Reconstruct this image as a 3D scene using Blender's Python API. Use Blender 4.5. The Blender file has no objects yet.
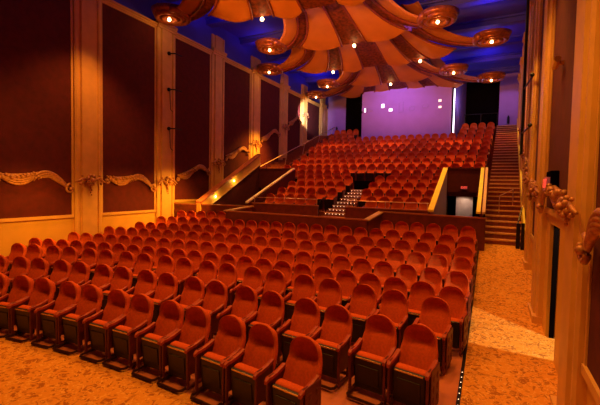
import bpy, bmesh, math, random
from mathutils import Vector, Matrix
random.seed(7)
PI = math.pi
SC = bpy.context.scene
COL = SC.collection
CAMZ = 3.14          # eye height above the floor in front of the first row; z values written as R(..) are relative to the eye
def R(z): return z + CAMZ
def lerp(a, b, t): return a + (b - a) * t
def interp(knots, x):
    if x <= knots[0][0]: return knots[0][1]
    for (a, va), (b, vb) in zip(knots, knots[1:]):
        if x <= b: return lerp(va, vb, (x - a) / (b - a))
    return knots[-1][1]

# ------------------------------------------------------------------ materials
def mat(name, col, rough=.6, metal=0, var=.15, scale=8, bump=0, emit=None, estr=0, sheen=0, coat=0):
    m = bpy.data.materials.new(name); m.use_nodes = True
    nt = m.node_tree; b = nt.nodes['Principled BSDF']
    b.inputs['Roughness'].default_value = rough; b.inputs['Metallic'].default_value = metal
    if sheen: b.inputs['Sheen Weight'].default_value = sheen; b.inputs['Sheen Tint'].default_value = (1, .5, .4, 1)
    if coat: b.inputs['Coat Weight'].default_value = coat
    tc = nt.nodes.new('ShaderNodeTexCoord'); n = nt.nodes.new('ShaderNodeTexNoise')
    n.inputs['Scale'].default_value = scale; n.inputs['Detail'].default_value = 4
    nt.links.new(tc.outputs['Object'], n.inputs['Vector'])
    r = nt.nodes.new('ShaderNodeValToRGB')
    r.color_ramp.elements[0].position = .3; r.color_ramp.elements[1].position = .7
    r.color_ramp.elements[0].color = [c * (1 - var) for c in col[:3]] + [1]
    r.color_ramp.elements[1].color = [min(1, c * (1 + var)) for c in col[:3]] + [1]
    nt.links.new(n.outputs['Fac'], r.inputs['Fac']); nt.links.new(r.outputs['Color'], b.inputs['Base Color'])
    if bump:
        bp = nt.nodes.new('ShaderNodeBump'); bp.inputs['Strength'].default_value = bump; bp.inputs['Distance'].default_value = .02
        nt.links.new(n.outputs['Fac'], bp.inputs['Height']); nt.links.new(bp.outputs['Normal'], b.inputs['Normal'])
    if emit:
        b.inputs['Emission Color'].default_value = (*emit, 1); b.inputs['Emission Strength'].default_value = estr
    return m

def carpet_mat(name, base, dark, light, scale):
    """woven carpet: scattered leaf-like motifs, dark and light, over a plain ground"""
    m = bpy.data.materials.new(name); m.use_nodes = True
    nt = m.node_tree; b = nt.nodes['Principled BSDF']; b.inputs['Roughness'].default_value = .95; b.inputs['Specular IOR Level'].default_value = .1
    tc = nt.nodes.new('ShaderNodeTexCoord')
    def noise(sc, det, dist):
        n = nt.nodes.new('ShaderNodeTexNoise'); n.inputs['Scale'].default_value = sc; n.inputs['Detail'].default_value = det; n.inputs['Distortion'].default_value = dist
        nt.links.new(tc.outputs['Object'], n.inputs['Vector']); return n
    def ramp(src, a, c):
        r = nt.nodes.new('ShaderNodeValToRGB'); r.color_ramp.elements[0].position = a; r.color_ramp.elements[1].position = c
        nt.links.new(src.outputs[0], r.inputs['Fac']); return r
    def mix(fac, c1, c2, strength=None):
        x = nt.nodes.new('ShaderNodeMix'); x.data_type = 'RGBA'
        nt.links.new(fac.outputs['Color'], x.inputs[0])
        if hasattr(c1, 'outputs'): nt.links.new(c1.outputs[2], x.inputs[6])
        else: x.inputs[6].default_value = (*c1, 1)
        x.inputs[7].default_value = (*c2, 1); return x
    v = nt.nodes.new('ShaderNodeTexVoronoi'); v.inputs['Scale'].default_value = scale * .6; nt.links.new(tc.outputs['Object'], v.inputs['Vector'])
    a = mix(ramp(noise(scale, 2, 1.6), .52, .60), base, dark)
    c = mix(ramp(noise(scale * 1.5, 2, 2.2), .56, .62), a, light)
    inv = ramp(v, .12, .22); inv.color_ramp.elements[0].color = (1, 1, 1, 1); inv.color_ramp.elements[1].color = (0, 0, 0, 1)
    d = mix(inv, c, tuple(.5*(p + q) for p, q in zip(dark, base)))
    nt.links.new(d.outputs[2], b.inputs['Base Color']); return m

M = {}
M['plush'] = mat('red_plush', (.64, .098, .008), .85, var=.12, scale=30, bump=.06, sheen=.03)
M['plush_arm'] = mat('red_arm_pad', (.40, .055, .018), .5, var=.15, scale=20)
M['pan'] = mat('black_plastic', (.013, .007, .006), .42, var=.2, scale=15)
M['brass'] = mat('brass_plate', (.75, .5, .16), .35, .9, var=.1, scale=40)
M['legs'] = mat('maroon_metal', (.13, .02, .014), .45, .1, var=.2, scale=14)
M['sled'] = mat('dark_steel', (.07, .025, .018), .35, .5, var=.2, scale=14)
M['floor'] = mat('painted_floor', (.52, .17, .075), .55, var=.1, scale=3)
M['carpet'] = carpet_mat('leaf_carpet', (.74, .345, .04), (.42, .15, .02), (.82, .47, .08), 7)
M['carpet_aisle'] = carpet_mat('aisle_carpet', (.74, .34, .05), (.40, .15, .03), (.82, .48, .12), 8)
M['plaster'] = mat('cream_plaster', (.76, .45, .07), .55, var=.06, scale=2)
M['fluted'] = mat('pilaster_paint', (.74, .43, .11), .5, var=.08, scale=3)
M['panel'] = mat('maroon_fabric', (.10, .007, .005), .9, var=.18, scale=5)
M['gilt'] = mat('gilded_carving', (.52, .24, .09), .45, .25, var=.3, scale=14, bump=.3)
M['blue'] = mat('blue_ceiling_paint', (.06, .06, .55), .55, var=.12, scale=1)
M['bluebeam'] = mat('blue_beam_paint', (.05, .045, .42), .5, var=.12, scale=1)
M['lavender'] = mat('lavender_wall', (.36, .21, .52), .7, var=.05, scale=2)
M['black'] = mat('black_drape_and_dark', (.005, .003, .003), 1, var=.2, scale=3); M['black'].node_tree.nodes['Principled BSDF'].inputs['Specular IOR Level'].default_value = 0  # drapes, and shade painted black inside the passage and tunnels
M['wood'] = mat('dark_red_wood', (.15, .028, .018), .4, var=.25, scale=4)
M['cap'] = mat('parapet_cap', (.62, .40, .16), .4, var=.08, scale=5)
M['redcap'] = mat('red_wood_cap', (.42, .13, .06), .35, var=.12, scale=5)
M['litcap'] = mat('yellow_lit_cap', (.92, .76, .05), .45, var=.06, scale=5)  # light falling on caps and stringer put into the yellow colour
M['whitecap'] = mat('cream_cap', (.95, .88, .7), .4, var=.05, scale=5)
M['step'] = mat('dark_step_carpet', (.28, .07, .02), .9, var=.25, scale=12)
M['nosing'] = mat('step_nosing', (.80, .45, .16), .5, var=.15, scale=20)
M['awning'] = mat('cream_canopy_panel', (.82, .33, .05), .65, var=.06, scale=1.5)
M['awnred'] = mat('red_canopy_band', (.26, .055, .012), .6, var=.55, scale=7, bump=.15)
M['awntrim'] = mat('dark_canopy_edge', (.22, .04, .02), .5, var=.3, scale=8)
M['volute'] = mat('bronze_volute', (.34, .10, .04), .35, .35, var=.35, scale=9)
M['metal'] = mat('rail_metal', (.75, .5, .36), .3, .8, var=.1, scale=10)
M['blackmetal'] = mat('black_metal', (.015, .013, .013), .4, .4, var=.2, scale=10)
M['bulb'] = mat('warm_bulb', (1, .8, .5), .4, var=0, emit=(1, .62, .25), estr=14)
M['led'] = mat('step_led', (1, .8, .6), .4, var=0, emit=(1, .68, .4), estr=3)
M['steplight'] = mat('step_lamp', (1, .8, .4), .4, var=0, emit=(1, .75, .28), estr=7)
M['port'] = mat('booth_window_glow', (.95, .9, 1), .4, var=0, emit=(.95, .85, 1), estr=1.6)
M['portwarm'] = mat('booth_window_warm', (1, .8, .6), .4, var=0, emit=(1, .72, .55), estr=1.3)
M['frame'] = mat('booth_frame', (.35, .22, .5), .5, var=.1)
M['tube'] = mat('white_led_tube', (1, .95, 1), .4, var=0, emit=(.95, .85, 1), estr=5)
M['exit'] = mat('exit_red', (.9, .1, .05), .4, var=0, emit=(1, .07, .04), estr=1.0)
M['exitface'] = mat('exit_face', (.5, .1, .08), .5, var=0, emit=(1, .25, .2), estr=.08)
M['door'] = mat('pale_door', (.72, .62, .58), .5, var=.05)
M['paper'] = mat('orange_paper', (.85, .55, .25), .8, var=.06)

# ------------------------------------------------------------------ mesh helpers
def NB(): return bmesh.new()
def box(bm, cx, cy, cz, sx, sy, sz, rot=None, bev=0):
    r = bmesh.ops.create_cube(bm, size=1); vs = r['verts']
    bmesh.ops.scale(bm, vec=(sx, sy, sz), verts=vs)
    if bev:
        es = list({e for v in vs for e in v.link_edges})
        q = bmesh.ops.bevel(bm, geom=es, offset=bev, segments=2, affect='EDGES', profile=.5)
        vs = list({v for f in q['faces'] for v in f.verts} | {v for v in vs if v.is_valid})
    if rot is not None: bmesh.ops.rotate(bm, cent=(0, 0, 0), matrix=rot, verts=vs)
    bmesh.ops.translate(bm, vec=(cx, cy, cz), verts=vs)
    return vs
def b2(bm, x0, x1, y0, y1, z0, z1, bev=0): return box(bm, (x0+x1)/2, (y0+y1)/2, (z0+z1)/2, abs(x1-x0), abs(y1-y0), abs(z1-z0), None, bev)
def poly_prism(bm, pts, vec):
    a = [bm.verts.new(p) for p in pts]; b = [bm.verts.new(Vector(p) + Vector(vec)) for p in pts]
    bm.faces.new(a[::-1]); bm.faces.new(b)
    n = len(pts)
    for i in range(n): bm.faces.new((a[i], a[(i+1) % n], b[(i+1) % n], b[i]))
def tube(bm, pts, rad, seg=6):
    pts = [Vector(p) for p in pts]; n = len(pts)
    if not hasattr(rad, '__len__'): rad = [rad] * n
    rings = []
    up = Vector((0, 0, 1))
    for i, p in enumerate(pts):
        t = (pts[min(i+1, n-1)] - pts[max(i-1, 0)])
        if t.length < 1e-9: t = Vector((0, 1, 0))
        t.normalize()
        u = up if abs(t.dot(up)) < .95 else Vector((0, 1, 0))
        a = t.cross(u).normalized(); c = a.cross(t)
        rings.append([bm.verts.new(p + rad[i] * (a * math.cos(2*PI*k/seg) + c * math.sin(2*PI*k/seg))) for k in range(seg)])
    for r0, r1 in zip(rings, rings[1:]):
        for k in range(seg): bm.faces.new((r0[k], r0[(k+1) % seg], r1[(k+1) % seg], r1[k]))
    bm.faces.new(rings[0][::-1]); bm.faces.new(rings[-1])
def ball(bm, p, r, sc=(1, 1, 1), seg=8):
    q = bmesh.ops.create_uvsphere(bm, u_segments=seg, v_segments=max(4, seg*2//3), radius=r)
    bmesh.ops.scale(bm, vec=sc, verts=q['verts']); bmesh.ops.translate(bm, vec=p, verts=q['verts'])
def loft(bm, rows):
    vr = [[bm.verts.new(p) for p in r] for r in rows]
    for a, b in zip(vr, vr[1:]):
        for k in range(len(a) - 1): bm.faces.new((a[k], a[k+1], b[k+1], b[k]))
    return vr
def mesh(name, bm, m, smooth=False):
    bmesh.ops.recalc_face_normals(bm, faces=bm.faces)
    me = bpy.data.meshes.new(name); bm.to_mesh(me); bm.free()
    for mm in (m if isinstance(m, (list, tuple)) else [m]): me.materials.append(mm)
    if smooth:
        for p in me.polygons: p.use_smooth = True
    return me
def link(name, me, parent=None, loc=None):
    o = bpy.data.objects.new(name, me); COL.objects.link(o)
    if parent is not None: o.parent = parent
    if loc: o.location = loc
    return o
def obj(name, bm, m, parent=None, smooth=False): return link(name, mesh(name, bm, m, smooth), parent)
def tag(o, label, cat, group=None, kind=None):
    o['label'] = label; o['category'] = cat
    if group: o['group'] = group
    if kind: o['kind'] = kind
    return o
def thing(name, label, cat, loc=(0, 0, 0), rotz=0, group=None):
    o = bpy.data.objects.new(name, None); COL.objects.link(o); o.empty_display_size = .2
    o.location = loc; o.rotation_euler = (0, 0, rotz)
    return tag(o, label, cat, group)
def struct(name, bm, m, parent=None, smooth=False):
    o = obj(name, bm, m, parent, smooth)
    if parent is None: o['kind'] = 'structure'
    return o
TRIM = [0]
def trim(bm, m, parent=None):
    TRIM[0] += 1
    return struct('trim_%d' % TRIM[0], bm, m, parent)

# ------------------------------------------------------------------ camera (fitted to the photograph)
f, yaw, pit, rol = 376.9, .4664, .0443, -.0198
F = Vector((-math.sin(yaw), math.cos(yaw), 0)); Rt = Vector((math.cos(yaw), math.sin(yaw), 0)); U = Vector((0, 0, 1))
F2 = F*math.cos(pit) - U*math.sin(pit); U2 = U*math.cos(pit) + F*math.sin(pit)
R3 = Rt*math.cos(rol) - U2*math.sin(rol); U3 = U2*math.cos(rol) + Rt*math.sin(rol)
cd = bpy.data.cameras.new('camera'); cam = bpy.data.objects.new('camera', cd); COL.objects.link(cam)
cd.sensor_width = 36; cd.lens = 36*f/600; cd.clip_start = .05
mw = Matrix((R3, U3, -F2)).transposed().to_4x4(); mw.translation = (0, 0, CAMZ)
cam.matrix_world = mw; SC.camera = cam

# ------------------------------------------------------------------ setting
CX = -6.15                       # centre line of the house
LW = -13.7                       # left wall
def RW(y): return 1.08 + .026*max(0, y - 9)   # right wall opens slightly towards the back
CEIL = R(8.7)
FK = [(4.2, .0), (5.6, .08), (6.8, .144), (7.7, .185), (8.8, .24), (10.1, .33), (11.1, .48), (12.2, .635), (13.5, .83), (15.2, 1.17)]
def fz(y): return interp(FK, y)
ys = [-1.5, 0, 2, 4.2, 5, 5.6, 6.2, 6.8, 7.7, 8.8, 10.1, 11.1, 12.2, 13.0, 13.5, 14.4, 15.3]
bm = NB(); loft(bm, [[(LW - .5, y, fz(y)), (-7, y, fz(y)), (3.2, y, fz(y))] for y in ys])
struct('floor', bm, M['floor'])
# aisle carpet along the right wall
AX = -.27
bm = NB(); ya = [4.35 + i*.35 for i in range(32)]
ya = [y for y in ya if y < 15.3] + [15.3]
loft(bm, [[(AX, y, fz(y) + .012), (1.6, y, fz(y) + .012)] for y in ya])
struct('carpet_aisle', bm, M['carpet_aisle'])
# carpet before the first row, its rear edge following the curve of the seats
def rowy(r, x): return ROWS[r][0] + ROWS[r][1]*(x - XC)**2
XC = -5.4
ROWS = {1: (4.52, -.023), 2: (5.755, -.0189), 3: (6.99, -.0155), 4: (7.79, -.0143), 5: (8.95, -.0123), 6: (10.25, -.0105), 7: (11.2, -.0095), 8: (12.3, -.0088), 9: (13.55, -.0080)}
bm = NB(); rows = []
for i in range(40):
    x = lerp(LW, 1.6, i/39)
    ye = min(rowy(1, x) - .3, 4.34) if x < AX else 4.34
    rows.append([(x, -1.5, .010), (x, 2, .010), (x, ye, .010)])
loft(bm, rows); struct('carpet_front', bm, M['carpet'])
# metal edge strip with its tiny lights
bm = NB(); loft(bm, [[(AX - .05, y, fz(y) + .004), (AX - .05, y, fz(y) + .028), (AX, y, fz(y) + .028), (AX, y, fz(y) + .004)] for y in ya])
t = trim(bm, M['blackmetal'])
bm = NB(); y = 4.5
while y < 6.6:
    ball(bm, (AX - .025, y, fz(y) + .029), .008, (1, 1, .5), 6); y += .16
obj('strip_lights', bm, M['led'], t)

# side walls -----------------------------------------------------
WT = CEIL
LP = [1.6, 5.4, 9.17, 12.97, 16.7, 20.45, 24.2, 27.5, 31.2]     # pilaster centres, left wall
RP = [2.1, 5.82, 9.95, 13.6, 17.3, 21.0, 24.7, 28.1]      # right wall
TRZ = R(7.0)
def stepz(y): return max(1.86, interp([(13.2, 1.86), (14.5, 2.2), (18.5, 4.0), (30, 8.1)], y))
bm = NB(); b2(bm, LW - .4, LW, -1.5, 33, -.5, WT)
wl = struct('wall_left', bm, M['plaster'])
def pilaster(x, y, side, z0, z1, w=1.06, dirv=None):
    """fluted pilaster standing out of a wall; side = +1 faces +x"""
    bm = NB()
    prof = [(-.53, 0), (-.53, .10), (-.47, .13), (-.40, .13), (-.37, .08), (-.31, .08), (-.28, .16), (.28, .16), (.31, .08), (.37, .08), (.40, .13), (.47, .13), (.53, .10), (.53, 0)]
    k = w/1.06
    pts = [(x + side*d, y + s*k, z0) for s, d in prof]
    if side < 0: pts = pts[::-1]
    poly_prism(bm, pts, (0, 0, z1 - z0))
    # plinth and capital moulding
    b2(bm, x, x + side*.20, y - .55*k, y + .55*k, z0, z0 + .22)
    for j, (dz, dd) in enumerate(((0, .19), (.10, .23), (.20, .27))):
        b2(bm, x, x + side*dd, y - (.5 + dd*.2)*k, y + (.5 + dd*.2)*k, TRZ + dz, TRZ + dz + .10)
    return bm
def wall_panels(P, side, wallx, base, tag_side):
    for i, y in enumerate(P):
        x = wallx(y)
        z0 = max(fz(y), 0) - .1
        trim(pilaster(x, y, side, z0, R(8.05)), M['fluted'])
    for i, (ya, yb) in enumerate(zip(P, P[1:])):
        a, b = ya + .55, yb - .55
        bm = NB()
        zb = base(i)
        n = 2
        xa, xb = wallx(a), wallx(b)
        poly_prism(bm, [(xa, a, zb), (xb, b, zb), (xb, b, TRZ - .02), (xa, a, TRZ - .02)], (side*.03, 0, 0))
        trim(bm, M['panel'])
        # frame moulding round the panel
        bm = NB()
        for (p, q) in (((xa, a, zb), (xb, b, zb)), ((xa, a, TRZ - .02), (xb, b, TRZ - .02))):
            poly_prism(bm, [(p[0], p[1], p[2] - .06), (p[0] + side*.07, p[1], p[2] - .06), (p[0] + side*.07, p[1], p[2] + .05), (p[0], p[1], p[2] + .05)], (q[0] - p[0], q[1] - p[1], 0))
        for (xx, yy) in ((xa, a + .03), (xb, b - .03)):
            b2(bm, xx, xx + side*.05, yy - .04, yy + .04, zb, TRZ - .06)
        trim(bm, M['fluted'])
    bm = NB()
    y0, y1 = P[0] - 3, 32
    for dz, d in ((0, .10), (.08, .15)):
        pts = [(wallx(y0), y0, TRZ + dz), (wallx(y0) + side*d, y0, TRZ + dz), (wallx(y0) + side*d, y0, TRZ + dz + .08), (wallx(y0), y0, TRZ + dz + .08)]
        poly_prism(bm, pts, (wallx(y1) - wallx(y0), y1 - y0, 0))
    trim(bm, M['fluted'])
lb = [1.87, 1.87, 1.87, 2.29, 2.6, 3.7, 5.2, 6.9]
wall_panels(LP, 1, lambda y: LW, lambda i: lb[i], 'left')
# the panels on the right: shorter dado near the stage
bm = NB()
DY0, DY1, DZ = 7.65, 8.8, 2.5       # exit door opening
def rw_seg(bm, y0, y1, z0, z1): poly_prism(bm, [(RW(y0), y0, z0), (RW(y0) + .3, y0, z0), (RW(y1) + .3, y1, z0), (RW(y1), y1, z0)], (0, 0, z1 - z0))
rw_seg(bm, -1.5, DY0, -.3, WT); rw_seg(bm, DY0, DY1, DZ, WT); rw_seg(bm, DY1, 9, -.3, WT); rw_seg(bm, 9, 33, -.3, WT)
wr = struct('wall_right', bm, M['plaster'])
rb = [1.12, 2.75, 1.81, 1.95, 2.9, 4.3, 5.6]
wall_panels(RP, -1, RW, lambda i: rb[i], 'right')
# the exit door: an opening, its frame and inside coloured black for the dark passage behind it
bm = NB(); b2(bm, RW(7) + .06, RW(7) + .14, DY0 - .02, DY0 + .06, fz(7), DZ); b2(bm, RW(7) + .06, RW(7) + .14, DY1 - .06, DY1 + .02, fz(7), DZ)
b2(bm, RW(7) + .06, RW(7) + .14, DY0, DY1, DZ - .06, DZ)
d1 = struct('door_1', bm, M['black'])
bm = NB(); b2(bm, RW(7) + .16, RW(7) + 1.0, DY1 - .03, DY1 + .03, fz(8.4), DZ - .1)
obj('door_gap_dark', bm, M['black'], d1)  # black sheet for the shade seen through the door gap
bm = NB(); b2(bm, 1.35, 3.1, DY0 - 1.2, DY1 + 1.6, -.35, .19); b2(bm, 3.1, 3.2, DY0 - 1.2, DY1 + 1.6, -.3, 3.3)
b2(bm, 1.35, 3.1, DY1 + 1.5, DY1 + 1.6, -.3, 3.3); b2(bm, 1.35, 3.1, DY0 - 1.3, DY0 - 1.2, -.3, 3.3); b2(bm, 1.35, 3.2, DY0 - 1.3, DY1 + 1.6, 3.2, 3.3)
struct('wall_passage', bm, M['black'])  # passage walls coloured black to imitate its dark interior

# ceiling ----------------------------------------------------------
bm = NB(); b2(bm, LW - .4, 2.4, -1.5, 33, CEIL, CEIL + .2)
struct('ceiling', bm, M['blue'])
for i in range(9):
    y = 7.0 + i*3.0
    bm = NB(); b2(bm, LW, RW(y), y - .22, y + .22, CEIL - .32, CEIL + .02); b2(bm, LW, RW(y), y - .34, y + .34, CEIL - .10, CEIL + .02)
    trim(bm, M['bluebeam'])
for nm, x0, x1 in (('wall_frieze_left', LW, LW), ('wall_frieze_right', RW(-1.5), RW(33))):
    sd = 1 if x0 < -5 else -1
    bm = NB(); poly_prism(bm, [(x0 - sd*.05, -1.5, TRZ + .16), (x0 + sd*.025, -1.5, TRZ + .16), (RW(9) - .025 if sd < 0 else x0 + .025, 9, TRZ + .16), (x1 + sd*.025, 33, TRZ + .16), (x1 - sd*.05, 33, TRZ + .16)], (0, 0, CEIL - TRZ - .16))
    struct(nm, bm, M['blue'])
# wall behind the stage side (never seen, closes the hall)
bm = NB(); b2(bm, LW - .4, 1.4, -1.8, -1.5, -.5, WT); struct('wall_stage', bm, M['black'])

# raked upper section ---------------------------------------------
SCX, SHW = -5.87, .57            # centre stair
def uz(k): return R(-.4 + .31*k + .0065*k*k) - 1.09       # floor under upper row k
def uy(k): return 15.4 + 1.1*k
VY0, VY1 = 14.45, 18.8           # the two stairwells cut into the rake
LVX = (-12.2, -9.95); RVX = (-1.92, -.28)
def SX0(y): return -.08 + .03*(y - 18.8)         # left edge of the right-hand stair
def slab(bm, x0, x1, y0, y1, z, x0b=None, x1b=None):
    x0b = x0 if x0b is None else x0b; x1b = x1 if x1b is None else x1b
    poly_prism(bm, [(x0, y0, 0), (x1, y0, 0), (x1b, y1, 0), (x0b, y1, 0)], (0, 0, z))
NK = 15
bm = NB()
for k in range(NK):
    y0, y1 = uy(k) - .62, uy(k) + .48
    z = uz(k)
    if k <= 3:
        slab(bm, LVX[1], SCX - SHW, y0 if k else 14.6, y1, z); slab(bm, SCX + SHW, RVX[0], y0 if k else 14.6, y1, z)
    else:
        xr0, xr1 = SX0(y0), SX0(y1)
        ya = y0 if k > 4 else VY1 + .22
        if k <= 5:
            for (p, q) in ((-12.3, LVX[0]), (LVX[1], RVX[0])): slab(bm, p, q, ya, y1, z)
            slab(bm, RVX[1], xr0, ya, y1, z, RVX[1], xr1)
            for (p, q) in (LVX, RVX): b2(bm, p, q, ya, y1, z - .2, z)
        else: slab(bm, -12.3, xr0, ya, y1, z, -12.3, xr1)
struct('floor_raked', bm, M['step'])
# platform at the front of the rake
bm = NB(); b2(bm, -9.85, -3.85, 13.0, 14.7, 0, R(-1.42)); struct('floor_platform', bm, M['floor'])

# centre stair with dotted lights on every nosing
bm = NB(); lights = NB(); nos = NB()
NS = 9; sy0, sy1 = 14.65, 19.0
for i in range(NS):
    a = lerp(sy0, sy1, i/NS); b = lerp(sy0, sy1, (i+1)/NS); z = lerp(R(-1.42), uz(4), (i+1)/NS)
    b2(bm, SCX - SHW, SCX + SHW, a, sy1 + .2, max(0, z - .35), z)
    b2(nos, SCX - SHW, SCX + SHW, a - .015, a + .03, z - .03, z + .006)
    for j in range(7): ball(lights, (SCX - .48 + j*.16, a - .02, z - .05), .015, (1, .5, 1), 6)
st = tag(obj('centre_stairs', bm, M['step']), 'dark carpeted centre stairs with rows of dotted lights', 'stairs')
st['kind'] = 'structure'
obj('nosing', nos, M['nosing'], st); obj('step_lights', lights, M['led'], st)
bm = NB(); b2(bm, SCX - .62, SCX + .62, 19.22, 19.36, uz(4) - .3, uz(4) + .48, .02)
tag(obj('barrier', bm, M['black']), 'dark low barrier at the head of the centre stairs', 'barrier')

# right-hand stair
bm = NB(); nos = NB()
NS = 34; sy0, sy1 = 15.2, 30.2; z0, z1 = 1.17, R(4.45)
for i in range(NS):
    a = lerp(sy0, sy1, i/NS); b = lerp(sy0, sy1, (i+1)/NS); z = lerp(z0, z1, (i+1)/NS)
    poly_prism(bm, [(SX0(a), a, max(.3, z - .6)), (RW(a) - .1, a, max(.3, z - .6)), (RW(b) - .1, b + .02, max(.3, z - .6)), (SX0(b), b + .02, max(.3, z - .6))], (0, 0, min(.6, z - .3)))
    b2(nos, SX0(a), RW(a) - .1, a - .02, a + .08, z - .05, z + .006)
st = tag(obj('aisle_stairs', bm, M['step']), 'long dark carpeted stairs climbing beside the right wall', 'stairs')
st['kind'] = 'structure'
obj('nosing', nos, M['nosing'], st)
def slope_wall(bm, x0, x1, y0, y1, za, zb, h):
    poly_prism(bm, [(x0, y0, za - h), (x0, y1, zb - h), (x0, y1, zb), (x0, y0, za)], (x1 - x0, 0, 0))
# stringer on the wall side and back landing
bm = NB(); poly_prism(bm, [(RW(15) - .16, 15.1, 1.1), (RW(30) - .16, 30.2, z1 - .1), (RW(30) - .16, 30.2, z1 + .5), (RW(15) - .16, 15.1, 1.75)], (.08, 0, 0)); trim(bm, M['litcap'])
bm = NB(); b2(bm, -1.95, 2.3, 30.2, 33, 0, z1); b2(bm, LW, -9.3, 30.6, 33, 0, z1 - .3); struct('floor_landing', bm, M['step'])
# left-hand stair beside the left wall (mostly hidden)
bm = NB()
for i in range(NS):
    a = lerp(13.9, 30.2, i/NS); b = lerp(13.9, 30.2, (i+1)/NS); z = lerp(.95, R(4.3), (i+1)/NS)
    b2(bm, LW, -12.42, a, b + .02, max(0, z - .6), z)
st = tag(obj('side_stairs', bm, M['step']), 'carpeted stairs along the left wall behind the sloping parapet', 'stairs'); st['kind'] = 'structure'

# stairwell walls: left one
def sloped_panel(name, x0, x1, pts, m): 
    bm = NB(); poly_prism(bm, [(x0, y, z) for y, z in pts], (x1 - x0, 0, 0)); return struct(name, bm, m)
A0, A1 = (13.75, R(-.92)), (18.9, R(1.75)); B0, B1 = (14.45, R(-1.05)), (18.9, R(1.22))
sloped_panel('wall_stairwell', -12.42, -12.2, [(13.75, .8), (18.9, .8), (18.9, B1[1]), (B0[0], B0[1]), (13.75, R(-1.35))], M['panel'])
sloped_panel('wall_parapet', -12.42, -12.19, [(13.75, R(-1.35)), (B0[0], B0[1]), B1, A1, A0], M['plaster'])
sloped_panel('trim_parapet_cap', -12.48, -12.14, [A0, A1, (A1[0], A1[1] + .09), (A0[0], A0[1] + .09)], M['redcap'])
sloped_panel('trim_parapet_edge', -12.2, -12.13, [B0, B1, (B1[0], B1[1] + .05), (B0[0], B0[1] + .05)], M['cap'])
sloped_panel('wall_parapet_upper', -12.42, -12.3, [(18.9, 1), (30.2, 1), (30.2, uz(13) + .3), (18.9, uz(4) + .3)], M['wood'])
C0, C1 = (14.3, R(-.84)), (18.85, R(.92))
def cheek(x0, x1, m): return sloped_panel('wall_cheek', x0, x1, [(14.5, .9), (18.9, .9), (18.9, C1[1]), (14.5, C0[1])], m)
def capped(x0, x1, m, zo=.0): return sloped_panel('trim_cap', x0, x1, [(C0[0], C0[1] + zo), (C1[0], C1[1] + zo), (C1[0], C1[1] + .07 + zo), (C0[0], C0[1] + .07 + zo)], m)
cheek(-9.97, -9.85, M['panel']); capped(-10.0, -9.86, M['whitecap'])
cheek(-1.93, -1.81, M['lavender']); capped(-2.0, -1.80, M['litcap'])
cheek(-.30, -.22, M['panel']); capped(-.40, -.27, M['litcap']); capped(-.22, -.12, M['cap'])
# headers over the stairwells and the passage behind them
for (xa, xb) in (LVX, RVX):
    bm = NB()
    b2(bm, xa, xb, VY1, VY1 + .2, R(-.15), C1[1]); b2(bm, xa, xb, VY1 - .03, VY1 + .24, C1[1] - .02, C1[1] + .05)
    struct('wall_header', bm, M['panel'])
    bm = NB()
    b2(bm, xa, xb, VY1 + 1.9, VY1 + 2.0, .5, R(.5)); b2(bm, xa - .1, xa, VY1 + .2, VY1 + 2, .5, R(.4)); b2(bm, xb, xb + .1, VY1 + .2, VY1 + 2, .5, R(.4))
    b2(bm, xa, xb, 14.5, VY1 + 2, .5, .95)
    struct('wall_tunnel', bm, M['black'])  # tunnel walls blackened to stand for the dark inside
bm = NB(); b2(bm, -1.46, -.72, VY1 + .95, VY1 + 1.02, .95, R(-.1), .005)
d2 = struct('door_2', bm, M['door'])
bm = NB(); ball(bm, (-.80, VY1 + .92, 1.95), .03); obj('door_handle', bm, M['brass'], d2)
# exit sign above the opening
def exit_sign(label, loc, rotz, w=.42, h=.2, loc2=None):
    s = thing('exit_sign', label, 'exit sign', loc, rotz)
    bm = NB(); box(bm, 0, .03, 0, w, .06, h, None, .008); obj('housing', bm, M['exitface'], s)
    cu = bpy.data.curves.new('lettering', 'FONT'); cu.body = 'EXIT'; cu.size = h*.95; cu.align_x = 'CENTER'; cu.align_y = 'CENTER'; cu.extrude = .003
    cu.materials.append(M['exit'])
    tmp_ = bpy.data.objects.new('lettering_curve', cu); COL.objects.link(tmp_); bpy.context.view_layer.update()
    me = bpy.data.meshes.new_from_object(tmp_.evaluated_get(bpy.context.evaluated_depsgraph_get())); bpy.data.objects.remove(tmp_)
    o = bpy.data.objects.new('lettering', me); COL.objects.link(o); o.parent = s; o.location = (0, -.006, 0); o.rotation_euler = (PI/2, 0, 0)
    return s
exit_sign('small lit red EXIT sign over the right stairwell opening', (-1.07, VY1 - .06, R(.06)), 0, .28, .14)

# parapet between the lower seats and the rake
PT = R(-1.0)
def wallrun(bm, p, q, th, z0, za, zb):
    p = Vector((p[0], p[1])); q = Vector((q[0], q[1])); d = (q - p).normalized(); n = Vector((-d.y, d.x))*th/2
    v = [p - n, q - n, q + n, p + n]
    zt = [za, zb, zb, za]
    lo = [bm.verts.new((a.x, a.y, z0)) for a in v]; hi = [bm.verts.new((a.x, a.y, z)) for a, z in zip(v, zt)]
    bm.faces.new(lo[::-1]); bm.faces.new(hi)
    for i in range(4): bm.faces.new((lo[i], lo[(i+1) % 4], hi[(i+1) % 4], hi[i]))
def caprun(bm, p, q, th, za, zb, h=.05):
    p = Vector((p[0], p[1])); q = Vector((q[0], q[1])); d = (q - p).normalized(); n = Vector((-d.y, d.x))*th/2; e = d*th*.3
    v = [p - n - e, q - n + e, q + n + e, p + n - e]; zt = [za, zb, zb, za]
    lo = [bm.verts.new((a.x, a.y, z)) for a, z in zip(v, zt)]; hi = [bm.verts.new((a.x, a.y, z + h)) for a, z in zip(v, zt)]
    bm.faces.new(lo[::-1]); bm.faces.new(hi)
    for i in range(4): bm.faces.new((lo[i], lo[(i+1) % 4], hi[(i+1) % 4], hi[i]))
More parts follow.
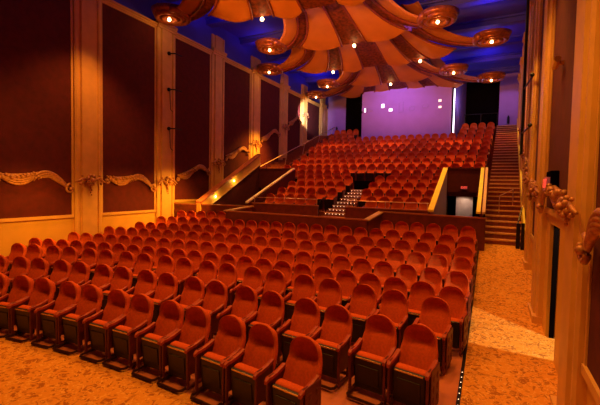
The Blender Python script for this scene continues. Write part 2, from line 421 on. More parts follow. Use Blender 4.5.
PP = [(LW, 13.55, R(-1.0)), (-9.75, 14.4, R(-1.0)), (-9.95, 12.85, R(-1.15)), (-3.85, 12.95, R(-1.19)), (-3.75, 14.45, R(-.97)), (-.1, 14.45, R(-1.02))]
bm = NB()
for a, b in zip(PP, PP[1:]): wallrun(bm, a, b, .12, .4, a[2], b[2])
pw = struct('wall_parapet_front', bm, M['wood'])
for i, (a, b) in enumerate(zip(PP, PP[1:])):
    bm = NB(); jog = i in (1, 3)
    caprun(bm, a, b, .22 if jog else .15, a[2], b[2], .05); trim(bm, M['cap'] if jog else M['redcap'])
# knee walls in front of upper row one
for xa, xb in ((-9.8, SCX - .62), (SCX + .62, -2.0)):
    bm = NB(); b2(bm, xa, xb, 14.55, 14.65, 1.4, R(-.85)); struct('wall_knee', bm, M['wood'])
    bm = NB(); b2(bm, xa, xb, 14.52, 14.68, R(-.85), R(-.81)); trim(bm, M['redcap'])
    r = tag(NB and obj('guard_rail', (lambda b: (tube(b, [(xa + .05, 14.6, R(-.56)), (xb - .02, 14.6, R(-.56))], .018), [tube(b, [(x, 14.6, R(-.82)), (x, 14.6, R(-.56))], .014) for x in (xa + .1, (xa+xb)/2, xb - .06)], b)[2])(NB()), M['metal']),
            'thin metal guard rail %s of the centre stairs' % ('left' if xa < -7 else 'right'), 'rail')
# curved black handrails at the foot of the centre stairs
for xx, side in ((SCX - .66, 'left'), (SCX + .66, 'right')):
    bm = NB(); pts = []
    for i in range(9):
        a = PI*i/8; pts.append((xx, 14.75 + .38*(1 - math.cos(a)), R(-1.42) + .25 + .62*math.sin(a)**.7))
    tube(bm, [(xx, 14.75, R(-1.42))] + pts + [(xx, 15.51, R(-1.42))], .022)
    tag(obj('handrail', bm, M['blackmetal']), 'curved black handrail on the %s of the centre stairs' % side, 'handrail')
# long handrail of the left stair
bm = NB(); tube(bm, [(-12.3, 18.9, R(1.05)), (-12.1, 30.5, R(5.1))], .03)
for i in range(5):
    y = lerp(19.6, 30, i/4); z = lerp(R(1.05), R(5.1), (y - 18.9)/11.6); tube(bm, [(-12.35, y, z - .8), (-12.28 + .017*(y - 18.9), y, z)], .02)
tag(obj('handrail', bm, M['metal']), 'long slender handrail climbing beside the left wall stairs', 'handrail')
# short handrail and black posts at the foot of the right stair
bm = NB(); tube(bm, [(RW(15) - .35, 14.95, fz(14.9) + .85), (RW(16) - .2, 15.8, 1.62 + .9)], .022); b2(bm, RW(15) - .38, RW(15) - .26, 14.9, 15.02, fz(14.9), fz(14.9) + .88)
b2(bm, RW(15) - .24, RW(15) - .14, 14.8, 14.92, fz(14.9), fz(14.9) + .9)
ob = tag(obj('newel_post', bm, M['blackmetal']), 'black newel posts at the foot of the right stairs', 'post')
bm = NB(); tube(bm, [(.35, 17.4, R(-.25)), (.85, 17.9, R(.02))], .02); 
tube(bm, [(.35, 17.4, R(-.25)), (.35, 17.4, R(-.95))], .016); tube(bm, [(.85, 17.9, R(.02)), (.85, 17.9, R(-.8))], .016)
tag(obj('handrail', bm, M['metal']), 'short metal handrail part way up the right stairs', 'handrail')
# step lamps set in the orange parapet
for y, z in ((14.85, R(-.62)), (16.35, R(.2))):
    bm = NB(); ball(bm, (-12.18, y, z), .06, (.35, 1, 1), 10)
    o = tag(obj('step_lamp', bm, M['steplight']), '%s glowing round step lamp in the orange sloping parapet' % ('lower' if y < 15 else 'upper'), 'lamp')
    L = bpy.data.lights.new('step_lamp_light', 'POINT'); L.energy = 7; L.color = (1, .55, .12); L.shadow_soft_size = .05
    lo = bpy.data.objects.new('step_lamp_light', L); COL.objects.link(lo); lo.location = (-12.0, y, z)

# back of the house -------------------------------------------------
BY = 32.6
bm = NB(); b2(bm, LW, -11.9, BY, BY + .2, 5, WT); b2(bm, .35, 2.4, 31.6, 31.8, 5, WT); struct('wall_back', bm, M['lavender'])
bm = NB(); b2(bm, LW, 2.4, BY + .25, BY + .4, 4, WT); b2(bm, -11.9, -9.3, BY - .1, BY + .02, 5, WT); b2(bm, -1.95, .35, BY - .1, BY, 5, WT); struct('wall_rear', bm, M['black'])
# projection booth
B0x, B1x, BFY = -9.35, -2.5, 28.75
bm = NB(); b2(bm, B0x, B1x, BFY, BFY + .15, 5.2, CEIL); b2(bm, B0x, B0x + .15, BFY, BY, 5.2, CEIL)
poly_prism(bm, [(B1x - .15, BFY, 5.2), (B1x, BFY, 5.2), (-1.95, BY - .1, 5.2), (-2.1, BY - .1, 5.2)], (0, 0, CEIL - 5.2))
struct('wall_booth', bm, M['lavender'])
def bpx(u, v):           # a point of the booth's front met by a ray of the fitted camera
    d = F2 + R3*((u - 300)/f) + U3*((202.5 - v)/f); t = BFY/d.y; return d.x*t, CAMZ + d.z*t
PORTS = [(364, 108, 366.5, 113, 'port', 'narrow bright projection window at the left of the booth'),
         (367.5, 109, 372.5, 111.4, 'frame', 'low half-dark projection window near the booth left end'),
         (381, 103.5, 385, 108.5, 'port', 'higher white square projection window on the lavender booth'),
         (388.5, 108, 393, 112, 'port', 'lower white square projection window on the lavender booth'),
         (399, 102, 403, 112, 'frame', 'tall dim framed hatch in the middle of the booth'),
         (409.5, 106.3, 414, 110.6, 'frame', 'small framed window with a pale border on the booth'),
         (422, 104.5, 428, 107.6, 'frame', 'dim framed hatch on the right half of the booth'),
         (438, 99, 442, 102.4, 'portwarm', 'upper warm lit window at the right end of booth'),
         (438, 105.4, 442, 108.6, 'portwarm', 'lower warm lit window at the right end of booth')]
for u0, v0, u1, v1, m, lab in PORTS:
    xa, za = bpx(u0, v1); xb, zb = bpx(u1, v0)
    w = thing('booth_window', lab, 'window', ((xa+xb)/2, BFY, (za+zb)/2)); hw, hh = (xb-xa)/2, (zb-za)/2
    bm = NB(); b2(bm, -hw, hw, -.02, .02, -hh, hh); obj('pane', bm, M[m] if m != 'frame' else M['lavender'], w)
    bm = NB()
    for s in (-1, 1): b2(bm, s*hw - .025, s*hw + .025, -.05, .02, -hh - .02, hh + .02); b2(bm, -hw, hw, -.05, .02, s*hh - .025, s*hh + .025)
    obj('window_frame', bm, M['frame'] if m != 'port' else M['lavender'], w)
for u, v, n in ((360.3, 103.6, 'upper'), (362, 112.4, 'lower')):
    x, z = bpx(u, v); bm = NB(); ball(bm, (x, BFY - .04, z), .09, (1, .5, .7), 8)
    tag(obj('booth_vent', bm, M['blackmetal']), '%s small black fitting on the left edge of the booth' % n, 'fitting')  # dark vents on the booth front
bm = NB(); tube(bm, [(B1x + .02, BFY - .04, 5.4), (B1x + .02, BFY - .04, R(7.0))], .035, 8)
tag(obj('light_tube', bm, M['tube']), 'bright white vertical light tube on the booth corner', 'light')
for x, y, z, lab in ((-12.75, BY, R(5.15), 'small dark fitting on the purple back wall, left side'), (.98, 31.6, R(5.1), 'small dark fitting on the purple back wall, right side')):
    bm = NB(); tube(bm, [(x, y - .1, z - .28), (x, y - .1, z + .2)], .09, 8); ball(bm, (x, y - .1, z + .26), .06); tag(obj('wall_fitting', bm, M['blackmetal']), lab, 'fitting')
bm = NB(); tube(bm, [(-1.9, 30.4, R(5.45)), (.3, 30.4, R(5.45))], .03)
for x in (-1.85, -.8, .25): tube(bm, [(x, 30.4, z1), (x, 30.4, R(5.45))], .025)
tag(obj('rear_rail', bm, M['blackmetal']), 'dark rail behind the last seats right of the booth', 'rail')

# ------------------------------------------------------------------ carved garlands
def garland(bm, P, length, flip=1, n=1):
    """P(s, h, o) -> world point; s 0..1 along, h height, o out of the wall (metres)"""
    L = length
    for j in range(5):                              # boat-shaped leaf
        o0 = .05 + .05*math.sin(PI*(j + .5)/5); pts = []; rd = []
        for i in range(13):
            s = lerp(.06, .58, i/12); q = i/12
            h = .15 - .34*math.sin(PI*q)*(.2 + .22*j) + (.10*q) - .02*j*0
            pts.append(P(s, h, o0)); rd.append(.040*math.sin(PI*min(1, q*.9 + .08))**.6 + .010)
        tube(bm, pts, rd, 6)
    for i in range(7):                              # beads along its rim
        s = lerp(.10, .46, i/6); bm_p = P(s, .15 - .10*math.sin(PI*i/6) + .03*(i % 2), .13); ball(bm, bm_p, .05 + .015*(i % 3), (1, 1, 1), 7)
    for j in range(5):                              # arching fronds
        pts = []; rd = []
        for i in range(12):
            q = i/11; s = lerp(.42 + .055*j, .95 - .01*j, q)
            h = -.10 + .05*j*(1 - q) + (.44 - .10*j)*math.sin(PI*q**.8) - .20*q
            pts.append(P(s, h, .08 + .05*math.sin(PI*q))); rd.append(.042*math.sin(PI*min(1, q*.85 + .12)) + .012)
        tube(bm, pts, rd, 6)
    for (s0, h0, sg, r0) in ((.955, -.33, 1, .19), (.05, .0, -1, .16)):   # end curls
        pts = []; rd = []
        for i in range(18):
            a = i/17*3.4*PI/2*1.2; r = r0*(1 - .75*i/17)
            pts.append(P(s0 + sg*r*math.cos(a + PI/2)/L, h0 + r*math.sin(a + PI/2), .09 + .05*i/17)); rd.append(.045 - .015*i/17)
        tube(bm, pts, rd, 6)
        ball(bm, P(s0, h0, .13), .06)
    for (s0, h0) in ((.47, .16), (.52, .05), (.36, .10)):
        for a in range(3): ball(bm, P(s0 + .03*(a - 1)*flip, h0 + .05*(a == 1), .14), .055, (1, 1, .8), 7)
def rosette(bm, P, k=1):
    for a in range(7):
        an = 2*PI*a/7; ball(bm, P(.13*math.cos(an)*k, .13*math.sin(an), .08 + .03*(a % 2)), .07*k, (1, 1, 1), 8)
    ball(bm, P(0, 0, .17), .085*k)
    for s in (-1, 1):
        tube(bm, [P(s*.16, 0, .07), P(s*.28, .05, .09), P(s*.40, -.02, .08), P(s*.52, -.06, .06)], [.06*k, .05*k, .055*k, .02], 6)
        ball(bm, P(s*.36, -.10, .08), .055*k); ball(bm, P(s*.3, .12, .08), .045*k)
    for i in range(4 if k == 1 else 2): ball(bm, P(.03*(i % 2), -.20 - .07*i, .06), (.05 - .006*i)*k, (1, 1, 1.2), 6)
GL = [(-1, R(.0)), (13.2, R(.08)), (16.3, R(1.05)), (19.9, R(2.4)), (24.2, R(4.25)), (28, R(5.9))]
GR = [(-1, R(-.6)), (4.9, R(-.40)), (5.4, R(-.28)), (5.82, R(-.20)), (9.95, R(-.0)), (12.5, R(.05)), (16.3, R(1.05)), (19.9, R(2.4)), (24.2, R(4.25)), (28, R(5.9))]
NTH = ['first', 'second', 'third', 'fourth', 'fifth', 'sixth', 'seventh']
def garlands(P, wallx, side, G, i0, i1, word):
    for i in range(i0, i1):
        a, b = P[i] + .6, P[i+1] - .6
        xf = lambda y: wallx(y) + side*.03
        if side > 0: fn = lambda s, h, o: (xf(lerp(a, b, s)) + side*o, lerp(a, b, s), interp(G, lerp(a, b, s)) + h)
        else: fn = lambda s, h, o: (xf(lerp(a, b, s)) + side*o, lerp(a, b, s), interp(G, lerp(a, b, s)) + h*.9)
        bm = NB(); garland(bm, fn, b - a)
        tag(obj('wall_garland', bm, M['gilt'], None, True), 'gilded leaf scroll on the %s %s wall panel counted from the camera' % (NTH[i - i0], word), 'garland', 'carved garlands on the %s wall' % word)
    for i in range(i0 + 1, i1 + 1):
        y = P[i]; x = wallx(y) + side*.16; g = interp(G, y)
        bm = NB(); q = 1 if side > 0 else .62; rosette(bm, lambda s, h, o: (x + side*(o*1.2*q - .01), y + s*1.15, g + h*1.35*q), q)
        tag(obj('wall_rosette', bm, M['gilt'], None, True), 'carved flower rosette on the %s %s wall pilaster counted from the camera' % (NTH[i - i0 - 1], word), 'rosette', 'carved rosettes on the %s wall pilasters' % word)
garlands(LP, lambda y: LW, 1, GL, 1, 7, 'left')
garlands(RP, RW, -1, GR, 0, 5, 'right')
# second exit sign, seen almost edge on above the side door
xs_ = exit_sign('red EXIT sign seen edge on above the right side door', (RW(8) - .20, 8.1, R(.12)), -PI/2, .46, .24)
bm = NB(); box(bm, 0, .11, 0, .6, .12, .46, None, .01); obj('back_box', bm, M['black'], xs_)
# rigging: brackets with cables on the left pilaster, pole on the right one
for i, v in enumerate((R(6.0), R(4.35), R(2.55))):
    bm = NB(); ball(bm, (LW + .2, 13.05, v), .09, (1, 1, 1), 8); tube(bm, [(LW + .2, 13.05, v), (LW + .45, 13.2, v), (LW + .45, 13.6, v)], .03)
    if i: tube(bm, [(LW + .2, 13.1, v), (LW + .2, 13.15, v - .9), (LW + .2, 13.3, v - 1.0)], .014)
    tag(obj('cable_bracket', bm, M['blackmetal']), '%s small black cable bracket on the second left pilaster' % ('upper', 'middle', 'lowest')[i], 'bracket', 'cable brackets on the left wall')
bm = NB(); px_, py_ = RW(14.6) - .35, 14.6
tube(bm, [(px_, py_, R(1.2)), (px_, py_, R(8.6))], .045, 8)
for z in (R(1.9), R(3.35)): tube(bm, [(px_, py_, z), (RW(13.6) - .2, 12.9, z)], .03); ball(bm, (RW(12.9) - .22, 12.9, z), .06)
tag(obj('rigging_pole', bm, M['blackmetal']), 'black rigging pole with brackets up the right wall', 'pole')
bm = NB(); tube(bm, [(RW(8) - .14, 8.1, R(2.2)), (RW(8) - .14, 7.75, R(2.24))], .055, 8); box(bm, RW(8) - .06, 7.95, R(2.22), .12, .08, .05)
tag(obj('wall_sensor', bm, M['fluted']), 'small wall camera high between the right wall pilasters', 'camera')

# ------------------------------------------------------------------ striped ceiling canopy
CC = -6.4
ZS = R(7.2)
def bez(p0, p1, p2, t): return tuple((1-t)**2*a + 2*t*(1-t)*b + t*t*c for a, b, c in zip(p0, p1, p2))
def tier(label, wide, ysc, yroot):
    hw = 6.2 if wide else 4.15
    T = thing('canopy_tier', label, 'canopy', (CC, ysc, ZS), 0, 'striped tiers of the ceiling canopy')
    span = ysc - yroot
    def zprof(t): return .95*(1 - t)**1.3 + .10*math.sin(PI*t)
    # plan curves in half-space x>0 local to (CC, ysc)
    def curve(a, b, ye, mid=None):
        mid = mid or (lerp(a, b, .25), lerp(-span, ye, .72))
        return lambda t: bez((a, -span), mid, (b, ye), t)
    ye = 1.75 if wide else 1.2
    if wide:
        R0, R1, R2, R3_, R4 = .5, 1.15, 1.6, 2.15, 2.55
        bounds = [('red', lambda t: (lerp(0, 0, t), lerp(-span, ye + .15, t)), curve(.5, .75, ye + .1), ye),
                  ('cream', curve(.5, .75, ye + .1), curve(1.15, 2.1, ye), ye),
                  ('red', curve(1.15, 2.1, ye), curve(1.6, 3.1, ye - .15), ye),
                  ('cream', curve(1.6, 3.1, ye - .15), None, ye)]
        arm_in0, arm_mid0, arm_out0 = 2.1, 2.6, 3.3
    else:
        bounds = [('red', lambda t: (0, lerp(-span, ye + .1, t)), curve(.35, .65, ye), ye),
                  ('cream', curve(.35, .65, ye), None, ye)]
        arm_in0, arm_mid0, arm_out0 = 1.0, 1.4, 2.0
    def arm(a, yend, k): return lambda t: bez((a, -span), (a + .25 + .15*k, yend + .05), (hw - .35, yend), t)
    arm_in, arm_mid, arm_out = arm(arm_in0, .72, 0), arm(arm_mid0, .30, .5), arm(arm_out0, -.45, 1)
    tcut = .80 if wide else .78
    NT = 14
    for sgn in (-1, 1):
        for kind, c0, c1, _ in bounds:
            bm = NB(); rows = []
            for i in range(NT + 1):
                t = i/NT; r = []
                p0 = c0(t); p1 = c1(t) if c1 else arm_in(t*tcut)
                for j in range(7):
                    w = j/6
                    sc = .30*math.sin(PI*w)*max(0, (t - .7)/.3)**2 if kind == 'cream' else 0
                    x = lerp(p0[0], p1[0], w); y = lerp(p0[1], p1[1], w) + sc
                    z = zprof(t) - (.12 if kind == 'cream' else .02)*math.sin(PI*w)*t + (.05 if kind == 'red' else 0)
                    r.append((sgn*x, y, z))
                rows.append(r)
            loft(bm, rows)
            g = bmesh.ops.solidify(bm, geom=bm.faces[:], thickness=.05)
            obj('cream_panel' if kind == 'cream' else 'red_band', bm, M['awning' if kind == 'cream' else 'awnred'], T, True)
            # dark rib on the boundary
            bm = NB(); cc = c1 if c1 else (lambda t: arm_in(t*tcut))
            tube(bm, [(sgn*cc(i/NT)[0], cc(i/NT)[1], zprof(i/NT) - .03) for i in range(NT + 1)], .055, 6); obj('rib', bm, M['awntrim'], T, True)
        for nm, c0, c1, m in (('red_band', arm_in, arm_mid, 'awnred'), ('cream_arm', arm_mid, arm_out, 'awning')):
            bm = NB(); rows = []
            for i in range(NT + 1):
                t = i/NT; p0, p1 = c0(t), c1(t); r = []
                for j in range(5):
                    w = j/4; r.append((sgn*lerp(p0[0], p1[0], w), lerp(p0[1], p1[1], w), zprof(t)*(1 - .3*t) - .08*math.sin(PI*w) - .02))
                rows.append(r)
            loft(bm, rows); bmesh.ops.solidify(bm, geom=bm.faces[:], thickness=.06); obj(nm, bm, M[m], T, True)
        bm = NB(); tube(bm, [(sgn*arm_mid(i/NT)[0], arm_mid(i/NT)[1], zprof(i/NT)*(1 - .3*i/NT) - .08) for i in range(NT + 1)], .06, 6)
        obj('rib', bm, M['awntrim'], T, True)
        # volute at the arm's end: a spiral scroll with a dish inside
        bm = NB(); vx, vy = sgn*hw, 0.0
        pts = []; rd = []
        for i in range(46):
            a = i/45*2.4*2*PI; r = .78*(1 - .74*i/45)
            pts.append((vx + sgn*r*math.cos(PI - a + .9), vy + r*math.sin(PI - a + .9), .02 - .10*(i/45))); rd.append(.15 - .07*i/45)
        tube(bm, pts, rd, 8)
        q = bmesh.ops.create_cone(bm, cap_ends=True, segments=28, radius1=.74, radius2=.84, depth=.2); bmesh.ops.translate(bm, vec=(vx, vy, .10), verts=q['verts'])
        v = obj('volute', bm, M['volute'], T, True)
        bm = NB(); ball(bm, (vx - sgn*.0, vy - .12, -.17), .075); obj('bulb', bm, M['bulb'], v, True)
        lamp('bulb_light', 'POINT', (CC + vx, ysc + vy - .12, ZS - .34), 9, (1, .42, .10), size=.08)
    bl = ((-2.62, ye - .1), (2.62, ye - .1)) if wide else ((0, ye + .05),)
    for bx, by in bl:
        bm = NB(); ball(bm, (bx, by, -.08), .085); o = obj('bulb', bm, M['bulb'], T, True)
        lamp('bulb_light', 'POINT', (CC + bx, ysc + by, ZS - .26), 9, (1, .42, .10), size=.08)
    return T
def lamp(name, kind, loc, power, color, target=None, size=.1, angle=None, blend=.5, sy=None):
    L = bpy.data.lights.new(name, kind); L.energy = power; L.color = color
    if kind == 'AREA':
        L.size = size
        if sy: L.shape = 'RECTANGLE'; L.size_y = sy
    else: L.shadow_soft_size = size
    if kind == 'SPOT': L.spot_size = math.radians(angle or 60); L.spot_blend = blend
    o = bpy.data.objects.new(name, L); COL.objects.link(o); o.location = loc
    if target is not None:
        o.rotation_euler = (Vector(target) - Vector(loc)).to_track_quat('-Z', 'Y').to_euler()
    return o
tier('wide striped canopy tier nearest the camera, cut by the top of the photo', True, 12.3, 7.5)
tier('narrow striped canopy tier second from the camera with one centre bulb', False, 17.2, 13.2)
tier('wide striped canopy tier third from the camera with two lower bulbs', True, 20.5, 17.2)
tier('narrow striped canopy tier fourth from the camera, behind the middle one', False, 25.0, 21.4)
tier('wide striped canopy tier farthest away, just before the lavender booth', True, 27.6, 24.6)

# ------------------------------------------------------------------ seats
def back_mesh(nu=14, nv=16):
    bm = NB(); fr = []; bk = []
    for j in range(nv + 1):
        v = 1 - (1 - j/nv)**1.35
        w = interp([(0, .245), (.25, .268), (.5, .258), (.64, .236)], v)
        if v > .64: w = .236*max(.04, 1 - ((v - .64)/.36)**2.8)**.5
        zc = .33 + .69*v; yc = .02 + .30*min(v, .58) + .03*max(0, v - .58) + .02*math.sin(PI*v)
        a = []; b = []
        soft = 1 - max(0, min(1, (v - .84)/.14))**1.5
        for i in range(nu + 1):
            u = -1 + 2*i/nu; x = u*w
            q = max(0, min(1, (abs(u) - .55)/.22)); edge = .55*q*q*(3 - 2*q)*(1 - max(0, min(1, (v - .50)/.12))) + .45*abs(u)**5 + .4*abs(u)**5*max(0, min(1, (v - .50)/.12))
            off = (-.055*edge + .035*(1 - edge))*soft - .015*(1 - soft)            # side wings come forward
            off += soft*(1 - edge)*.030*math.exp(-((v - .60)/.04)**2)*(abs(u) < .8)   # crease under the head rest
            off += soft*(1 - edge)*.036*max(0, min(1, (v - .58)/.1))             # recessed head part
            off -= .022*(1 - edge)*math.exp(-((v - .35)/.2)**2)                  # lumbar swell
            a.append((x, yc + off, zc)); th = .085*(1 - .55*edge)*(1 - .45*max(0, (v - .8)/.2)); b.append((x*.985, yc + max(off, 0) + .02 + th, zc - .012))
        fr.append(a); bk.append(b)
    A = loft(bm, fr); B = loft(bm, bk)
    n = nv
    for j in range(nv):
        bm.faces.new((A[j][0], B[j][0], B[j+1][0], A[j+1][0])); bm.faces.new((A[j][-1], A[j+1][-1], B[j+1][-1], B[j][-1]))
    for i in range(nu):
        bm.faces.new((A[0][i], A[0][i+1], B[0][i+1], B[0][i])); bm.faces.new((A[n][i], B[n][i], B[n][i+1], A[n][i+1]))
    return mesh('backrest', bm, M['plush'], True)
rot = lambda a: Matrix.Rotation(a, 3, 'X')
def cushion_mesh():
    bm = NB(); box(bm, 0, -.085, .345, .46, .15, .40, rot(.10), .045); return mesh('seat_cushion', bm, M['plush'], True)
def pan_mesh():
    bm = NB(); box(bm, 0, -.170, .300, .455, .055, .455, rot(.10), .022)
    box(bm, 0, -.200, .29, .33, .02, .25, rot(.10), .008); return mesh('seat_pan', bm, M['pan'])
def plate_mesh():
    bm = NB(); box(bm, 0, -.218, .508, .40, .012, .018, None, .003); box(bm, .02, -.224, .511, .055, .014, .024, None, .004); return mesh('number_plate', bm, M['brass'])
def arm_mesh(s):
    bm = NB(); rows = []
    for i in range(9):
        t = i/8; y = lerp(.10, -.29, t); z = .635 - .055*t - .02*math.sin(PI*t) - (.03 if i == 8 else 0); w = .030 if i < 8 else .02
        rows.append([(s*.268 - w, y, z - .022), (s*.268 - w, y, z + .018), (s*.268, y, z + .026), (s*.268 + w, y, z + .018), (s*.268 + w, y, z - .022), (s*.268 - w, y, z - .022)])
    vr = loft(bm, rows); bmesh.ops.remove_doubles(bm, verts=bm.verts, dist=1e-5)
    bm.verts.ensure_lookup_table(); bmesh.ops.holes_fill(bm, edges=[e for e in bm.edges if e.is_boundary])
    return mesh('armrest', bm, M['plush_arm'])
def leg_mesh(s):
    bm = NB(); x = s*.268
    box(bm, x, -.235, .285, .036, .045, .57, None, .008); box(bm, x, -.06, .40, .026, .34, .42, None, .008); box(bm, x, -.06, .03, .04, .42, .05, None, .01)
    box(bm, x, .08, .33, .04, .05, .56, None, .008)
    return mesh('leg', bm, M['legs'])
def sled_mesh():
    bm = NB()
    tube(bm, [(-.255, .24, .03), (-.255, -.34, .03), (-.22, -.385, .03), (.22, -.385, .03), (.255, -.34, .03), (.255, .24, .03)], .022, 6)
    box(bm, 0, .2, .03, .5, .04, .03); return mesh('base_runner', bm, M['sled'])
def endpanel_mesh():
    bm = NB(); box(bm, .305, -.04, .36, .02, .36, .52, None, .01)
    for z in (.22, .36, .50): 
        for y in (-.12, .04): ball(bm, (.316, y, z), .04, (.3, 1, 1.2), 8)
    return mesh('end_panel', bm, M['legs'])
SB, SCU, SP, SN, SA, SL, SS, SE = back_mesh(), cushion_mesh(), pan_mesh(), plate_mesh(), (arm_mesh(-1), arm_mesh(1)), (leg_mesh(-1), leg_mesh(1)), sled_mesh(), endpanel_mesh()
SBs = back_mesh(8, 9)
for me in [SB, SBs, SCU, SP, SN, SE, *SA, *SL]: me.transform(Matrix.Diagonal((1, 1, 1.09, 1)))
ARMS_LEGS = []
for q in (0, 1):
    bm = NB(); bm.from_mesh(SA[q]); bm.from_mesh(SL[q]); ARMS_LEGS.append(mesh('frame', bm, M['legs']))
def proto(kind):
    t = bpy.data.objects.new('theatre_seat', None); t.empty_display_size = .2
    ch = []; end = kind.endswith('end')
    def part(n, me):
        o = bpy.data.objects.new(n, me); o.parent = t; ch.append(o)
    if kind.startswith('small'):
        part('backrest', SBs); part('seat_cushion', SCU); part('seat_pan', SP); part('frame', ARMS_LEGS[0])
        if end: part('frame', ARMS_LEGS[1])
    else:
        part('backrest', SB); part('seat_cushion', SCU); part('seat_pan', SP)
        for s in ((0, 1) if kind.startswith('sled') or end else (0,)): part('armrest', SA[s]); part('leg', SL[s])
        if kind in ('sled', 'sledend'): part('base_runner', SS); part('number_plate', SN)
        if kind == 'front': part('number_plate', SN)
        if kind.endswith('end'): part('end_panel', SE)
    return t, ch
PROTO = {k: proto(k) for k in ('sled', 'sledend', 'front', 'mid', 'midend', 'small', 'smallend')}
NSEAT = [0]
def seat(kind, x, y, z, rz, label, group):
    t0, ch = PROTO[kind]
    t = t0.copy(); COL.objects.link(t); t.location = (x, y, z); t.rotation_euler = (0, 0, rz)
    tag(t, label, 'seat', group)
    for c in ch:
        d = c.copy(); COL.objects.link(d); d.parent = t
    NSEAT[0] += 1
    return t
ORD = ['', 'first', 'second', 'third', 'fourth', 'fifth', 'sixth', 'seventh', 'eighth', 'ninth', 'tenth', 'eleventh', 'twelfth', 'thirteenth', 'fourteenth', 'fifteenth', 'sixteenth', 'seventeenth', 'eighteenth', 'nineteenth', 'twentieth', 'twenty-first', 'twenty-second', 'twenty-third', 'twenty-fourth']
def offs(n, first):
    o = [0.]
    for i in range(n - 1):
        g = (i % 2 == 0) == (first == 'g'); o.append(o[-1] + (.73 if g else .60))
    return o
RX = {1: [-2.17 - q for q in offs(13, 'g')], 2: [-.86 - q for q in offs(18, 's')], 3: [-.80 - q for q in offs(19, 'g')]}
for r in range(4, 9): RX[r] = [-.60 - (.551 if r < 7 else .556)*i for i in range(24 if r < 7 else 23)]
RX[9] = [-.62 - .545*i for i in range(6)] + [-.92 - .545*i for i in range(18, 23)]
for r in range(1, 10):
    y0, c = ROWS[r]
    for i, x in enumerate(RX[r]):
        y = y0 + c*(x - XC)**2; rz = math.atan(2*c*(x - XC))
        kind = ('sledend' if i == 0 else 'sled') if r <= 3 else ('midend' if i == 0 else 'front' if r <= 4 else 'mid')
        if r == 9 and i > 5:
            lab = 'red plush seat in the back left corner below the parapet, %s from left wall' % ORD[11 - i]
        elif r == 9: lab = 'red plush seat in the short row under the right parapet, %s from the aisle' % ORD[i + 1]
        else: lab = 'red plush seat in the %s row from the stage, %s from the right aisle' % (ORD[r], ORD[i + 1])
        seat(kind, x, y, fz(y) + .005, rz, lab, 'red seats in the %s row of the stalls' % ORD[r])
# raked rows
REST = []
for k in range(14):
    y = uy(k); z = uz(k); xr = -.72 + .050*(y - 18)
    if k <= 3:
        xs = [('left of', -9.45 + .55*i, i) for i in range(6)] if k else [('left of', -9.45 + .55*i, i) for i in range(5)]
        n = 6 if k else 5
        xs += [('right of', -2.27 - .55*i, i) for i in range(n)]
        for side, x, i in xs:
            if side == 'left of': lab = 'red seat in %s raked row left of centre stairs, %s from left end' % (ORD[k+1], ORD[i+1])
            else: lab = 'red seat in %s raked row right of centre stairs, %s from right end' % (ORD[k+1], ORD[i+1])
            seat('smallend' if x > -2.4 or (side == 'left of' and i == (5 if k else 4)) else 'small', x, y, z, 0, lab, 'red seats in the %s raked row' % ORD[k+1])
        continue
    n = int((xr + 11.95)/.55) + 1
    for i in range(n):
        x = xr - .55*i
        if k == 4 and abs(x - SCX) < .85: continue
        if k >= 12 and B0x - .35 < x < B1x + .45: continue
        if k <= 8:
            seat('smallend' if i == 0 else 'small', x, y, z, 0, 'red plush seat in the %s raked row up, %s from the right-hand stairs' % (ORD[k+1], ORD[i+1]), 'red seats in the %s raked row' % ORD[k+1])
        else: REST.append((x, y, z))
bm = NB()
tmp = [(SBs, 0), (SCU, 0), (SP, 1), (ARMS_LEGS[0], 2)]
for x, y, z in REST:
    for me, mi in tmp:
        n0 = len(bm.verts); nf = len(bm.faces); bm.from_mesh(me); bm.verts.ensure_lookup_table(); bm.faces.ensure_lookup_table()
        bmesh.ops.translate(bm, vec=(x, y, z), verts=bm.verts[n0:])
        for fc in bm.faces[nf:]: fc.material_index = mi
me = bpy.data.meshes.new('distant_seats'); bm.to_mesh(me); bm.free()
for m in ('plush', 'pan', 'legs'): me.materials.append(M[m])
for p in me.polygons: p.use_smooth = p.material_index == 0
tag(link('distant_seats', me), 'the highest rows of red plush seats below the lavender booth', 'seats', None, 'stuff')
for t0, ch in PROTO.values():
    for c in ch: bpy.data.objects.remove(c)
    bpy.data.objects.remove(t0)
# sheet of paper on the floor beside the first row
bm = NB(); box(bm, 0, 0, 0, .3, .42, .006, Matrix.Rotation(.5, 3, 'Z')); 
o = tag(obj('paper_sheet', bm, M['paper']), 'flat sheet of paper on the floor beside the first row end', 'paper'); o.location = (-1.55, 4.35, fz(4.5) + .02)

# ------------------------------------------------------------------ light
OR = (1, .34, .05); OR2 = (1, .42, .06)
PUR = (.55, .28, 1); BLU = (.10, .12, 1)
# downlights hung under the canopy over the seats
for x in (-11.5, -6.6, -1.8):
    for y, p in ((3.6, 860), (8.8, 780)): lamp('house_downlight', 'SPOT', (x, y, R(6.6)), p, OR, (x, y + .2, 0), .2, 100, .6)
for x in (-10.5, -6.4, -2.2):
    for y, p in ((15.9, 1000), (20.6, 1350), (25.0, 900)): lamp('house_downlight', 'SPOT', (x, y, R(6.7)), p, (1, .33, .03), (x, y + .6, 0), .12, 70, .9)
# unseen warm spots added to light the underside of the canopy
for x in (-8.4, -6.4, -4.4): lamp('canopy_fill', 'SPOT', (x, 0.5, R(2.5)), 4300, (1, .31, .03), (-6.0, 15, R(8.2)), .4, 41, .35)
for x in (-8, -4.6): lamp('canopy_fill', 'SPOT', (x, 13.2, R(.6)), 330, OR, (-6.4, 21.5, R(8.6)), .3, 66, .6)
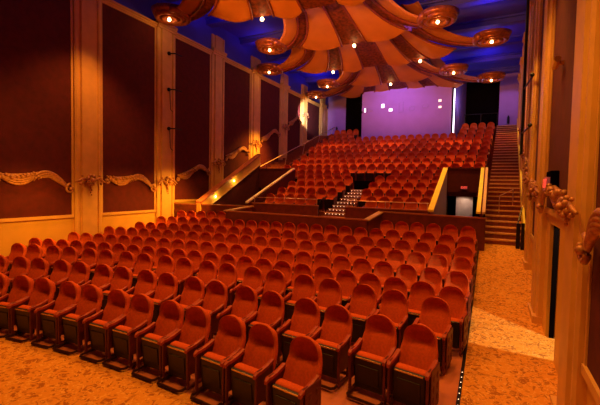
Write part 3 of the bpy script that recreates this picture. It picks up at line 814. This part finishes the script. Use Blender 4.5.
# wall washers on the left wall
for y, p in ((3.4, 260), (7, 260), (10.8, 260), (13.2, 460), (20.5, 700)):
    dz = max(0, (y - 13)*.38); lamp('wall_wash', 'SPOT', (LW + 2.2, y + .2, R(.1) + dz), p, (1, .40, .03), (LW, y, R(-1.6) + dz), .2, 110, 1)
# aisle lamps on the right
for y, p in ((3.0, 330), (8.6, 260), (13.0, 360)): lamp('aisle_lamp', 'SPOT', (.1, y, R(5.0)), p, OR2, (.6, y + .5, 0), .15, 80, .8)
for y, p in ((4.2, 40), (8.2, 30), (11.8, 60)): lamp('wall_wash', 'SPOT', (-.6, y, R(2.2)), p, (1, .40, .03), (RW(y), y + .3, R(1)), .2, 140, 1)  # unseen washes added to warm the right wall
lamp('stair_lamp', 'SPOT', (.5, 27.5, R(6.6)), 650, OR2, (.6, 26, R(3)), .1, 80, .8)
lamp('stair_lamp', 'SPOT', (.3, 18, R(6)), 900, OR2, (.5, 18, 0), .1, 70, .8)
for x in (-10.2, -1.2): lamp('stairwell_fill', 'SPOT', (x, 15.2, R(5.5)), 420, (1, .5, .12), (x, 16.3, R(-.2)), .08, 42, .8)  # unseen spots added to brighten the stairwell caps
# blue lamps above the canopy
for y in (6, 9.5, 14.8, 19, 23.6, 27):
    for x in (-12.2, -9, -3.6, -.4): lamp('blue_cove_lamp', 'AREA', (x, y, R(7.75)), 9, (.16, .09, 1), (x, y + .2, CEIL + 5), .7)
# violet strips tucked behind each tier
for y, w in ((14.2, 5), (18.6, 3), (22.4, 5), (26.5, 3)): lamp('violet_strip', 'AREA', (CC, y, R(7.62)), 60, PUR, (CC, y + 1.6, R(7.85)), w, sy=.12)
# violet floods on the booth and the back wall
lamp('violet_flood', 'AREA', (-5.9, 26.6, R(6.3)), 24, (.60, .17, 1), (-5.9, 28.75, R(4.6)), 5, sy=.3)
lamp('violet_flood', 'SPOT', (-12.6, 30.2, R(7)), 60, PUR, (-12.8, BY, R(5.6)), .1, 80)
lamp('violet_flood', 'SPOT', (1.0, 29.4, R(7)), 60, PUR, (1.0, 31.6, R(5.8)), .1, 80)
lamp('booth_side_lamp', 'POINT', (-1.6, 29.5, R(6.2)), 25, (.45, .4, 1), size=.1)
lamp('white_side_lamp', 'SPOT', (LW + 1.2, 26.0, R(5.6)), 520, (1, .85, .95), (LW + .1, 27.45, R(5.8)), .1, 70)
# white light from the passage behind the side door
lamp('passage_lamp', 'SPOT', (2.5, 7.62, 2.9), 300, (1, .84, .55), (.2, 8.6, .2), .05, 80, .2)
# lamp over the door down the right stairwell
lamp('stairwell_lamp', 'SPOT', (-1.1, VY1 + .40, R(-.35)), 26, (1, .62, .42), (-1.1, VY1 + .95, 1.9), .05, 120)

w = bpy.data.worlds.new('World'); SC.world = w; w.use_nodes = True
w.node_tree.nodes['Background'].inputs[0].default_value = (.25, .08, .06, 1); w.node_tree.nodes['Background'].inputs[1].default_value = .02
vs = SC.view_settings; vs.view_transform = 'Standard'; vs.look = 'None'; vs.gamma = 1; vs.use_curve_mapping = False; vs.exposure = .08
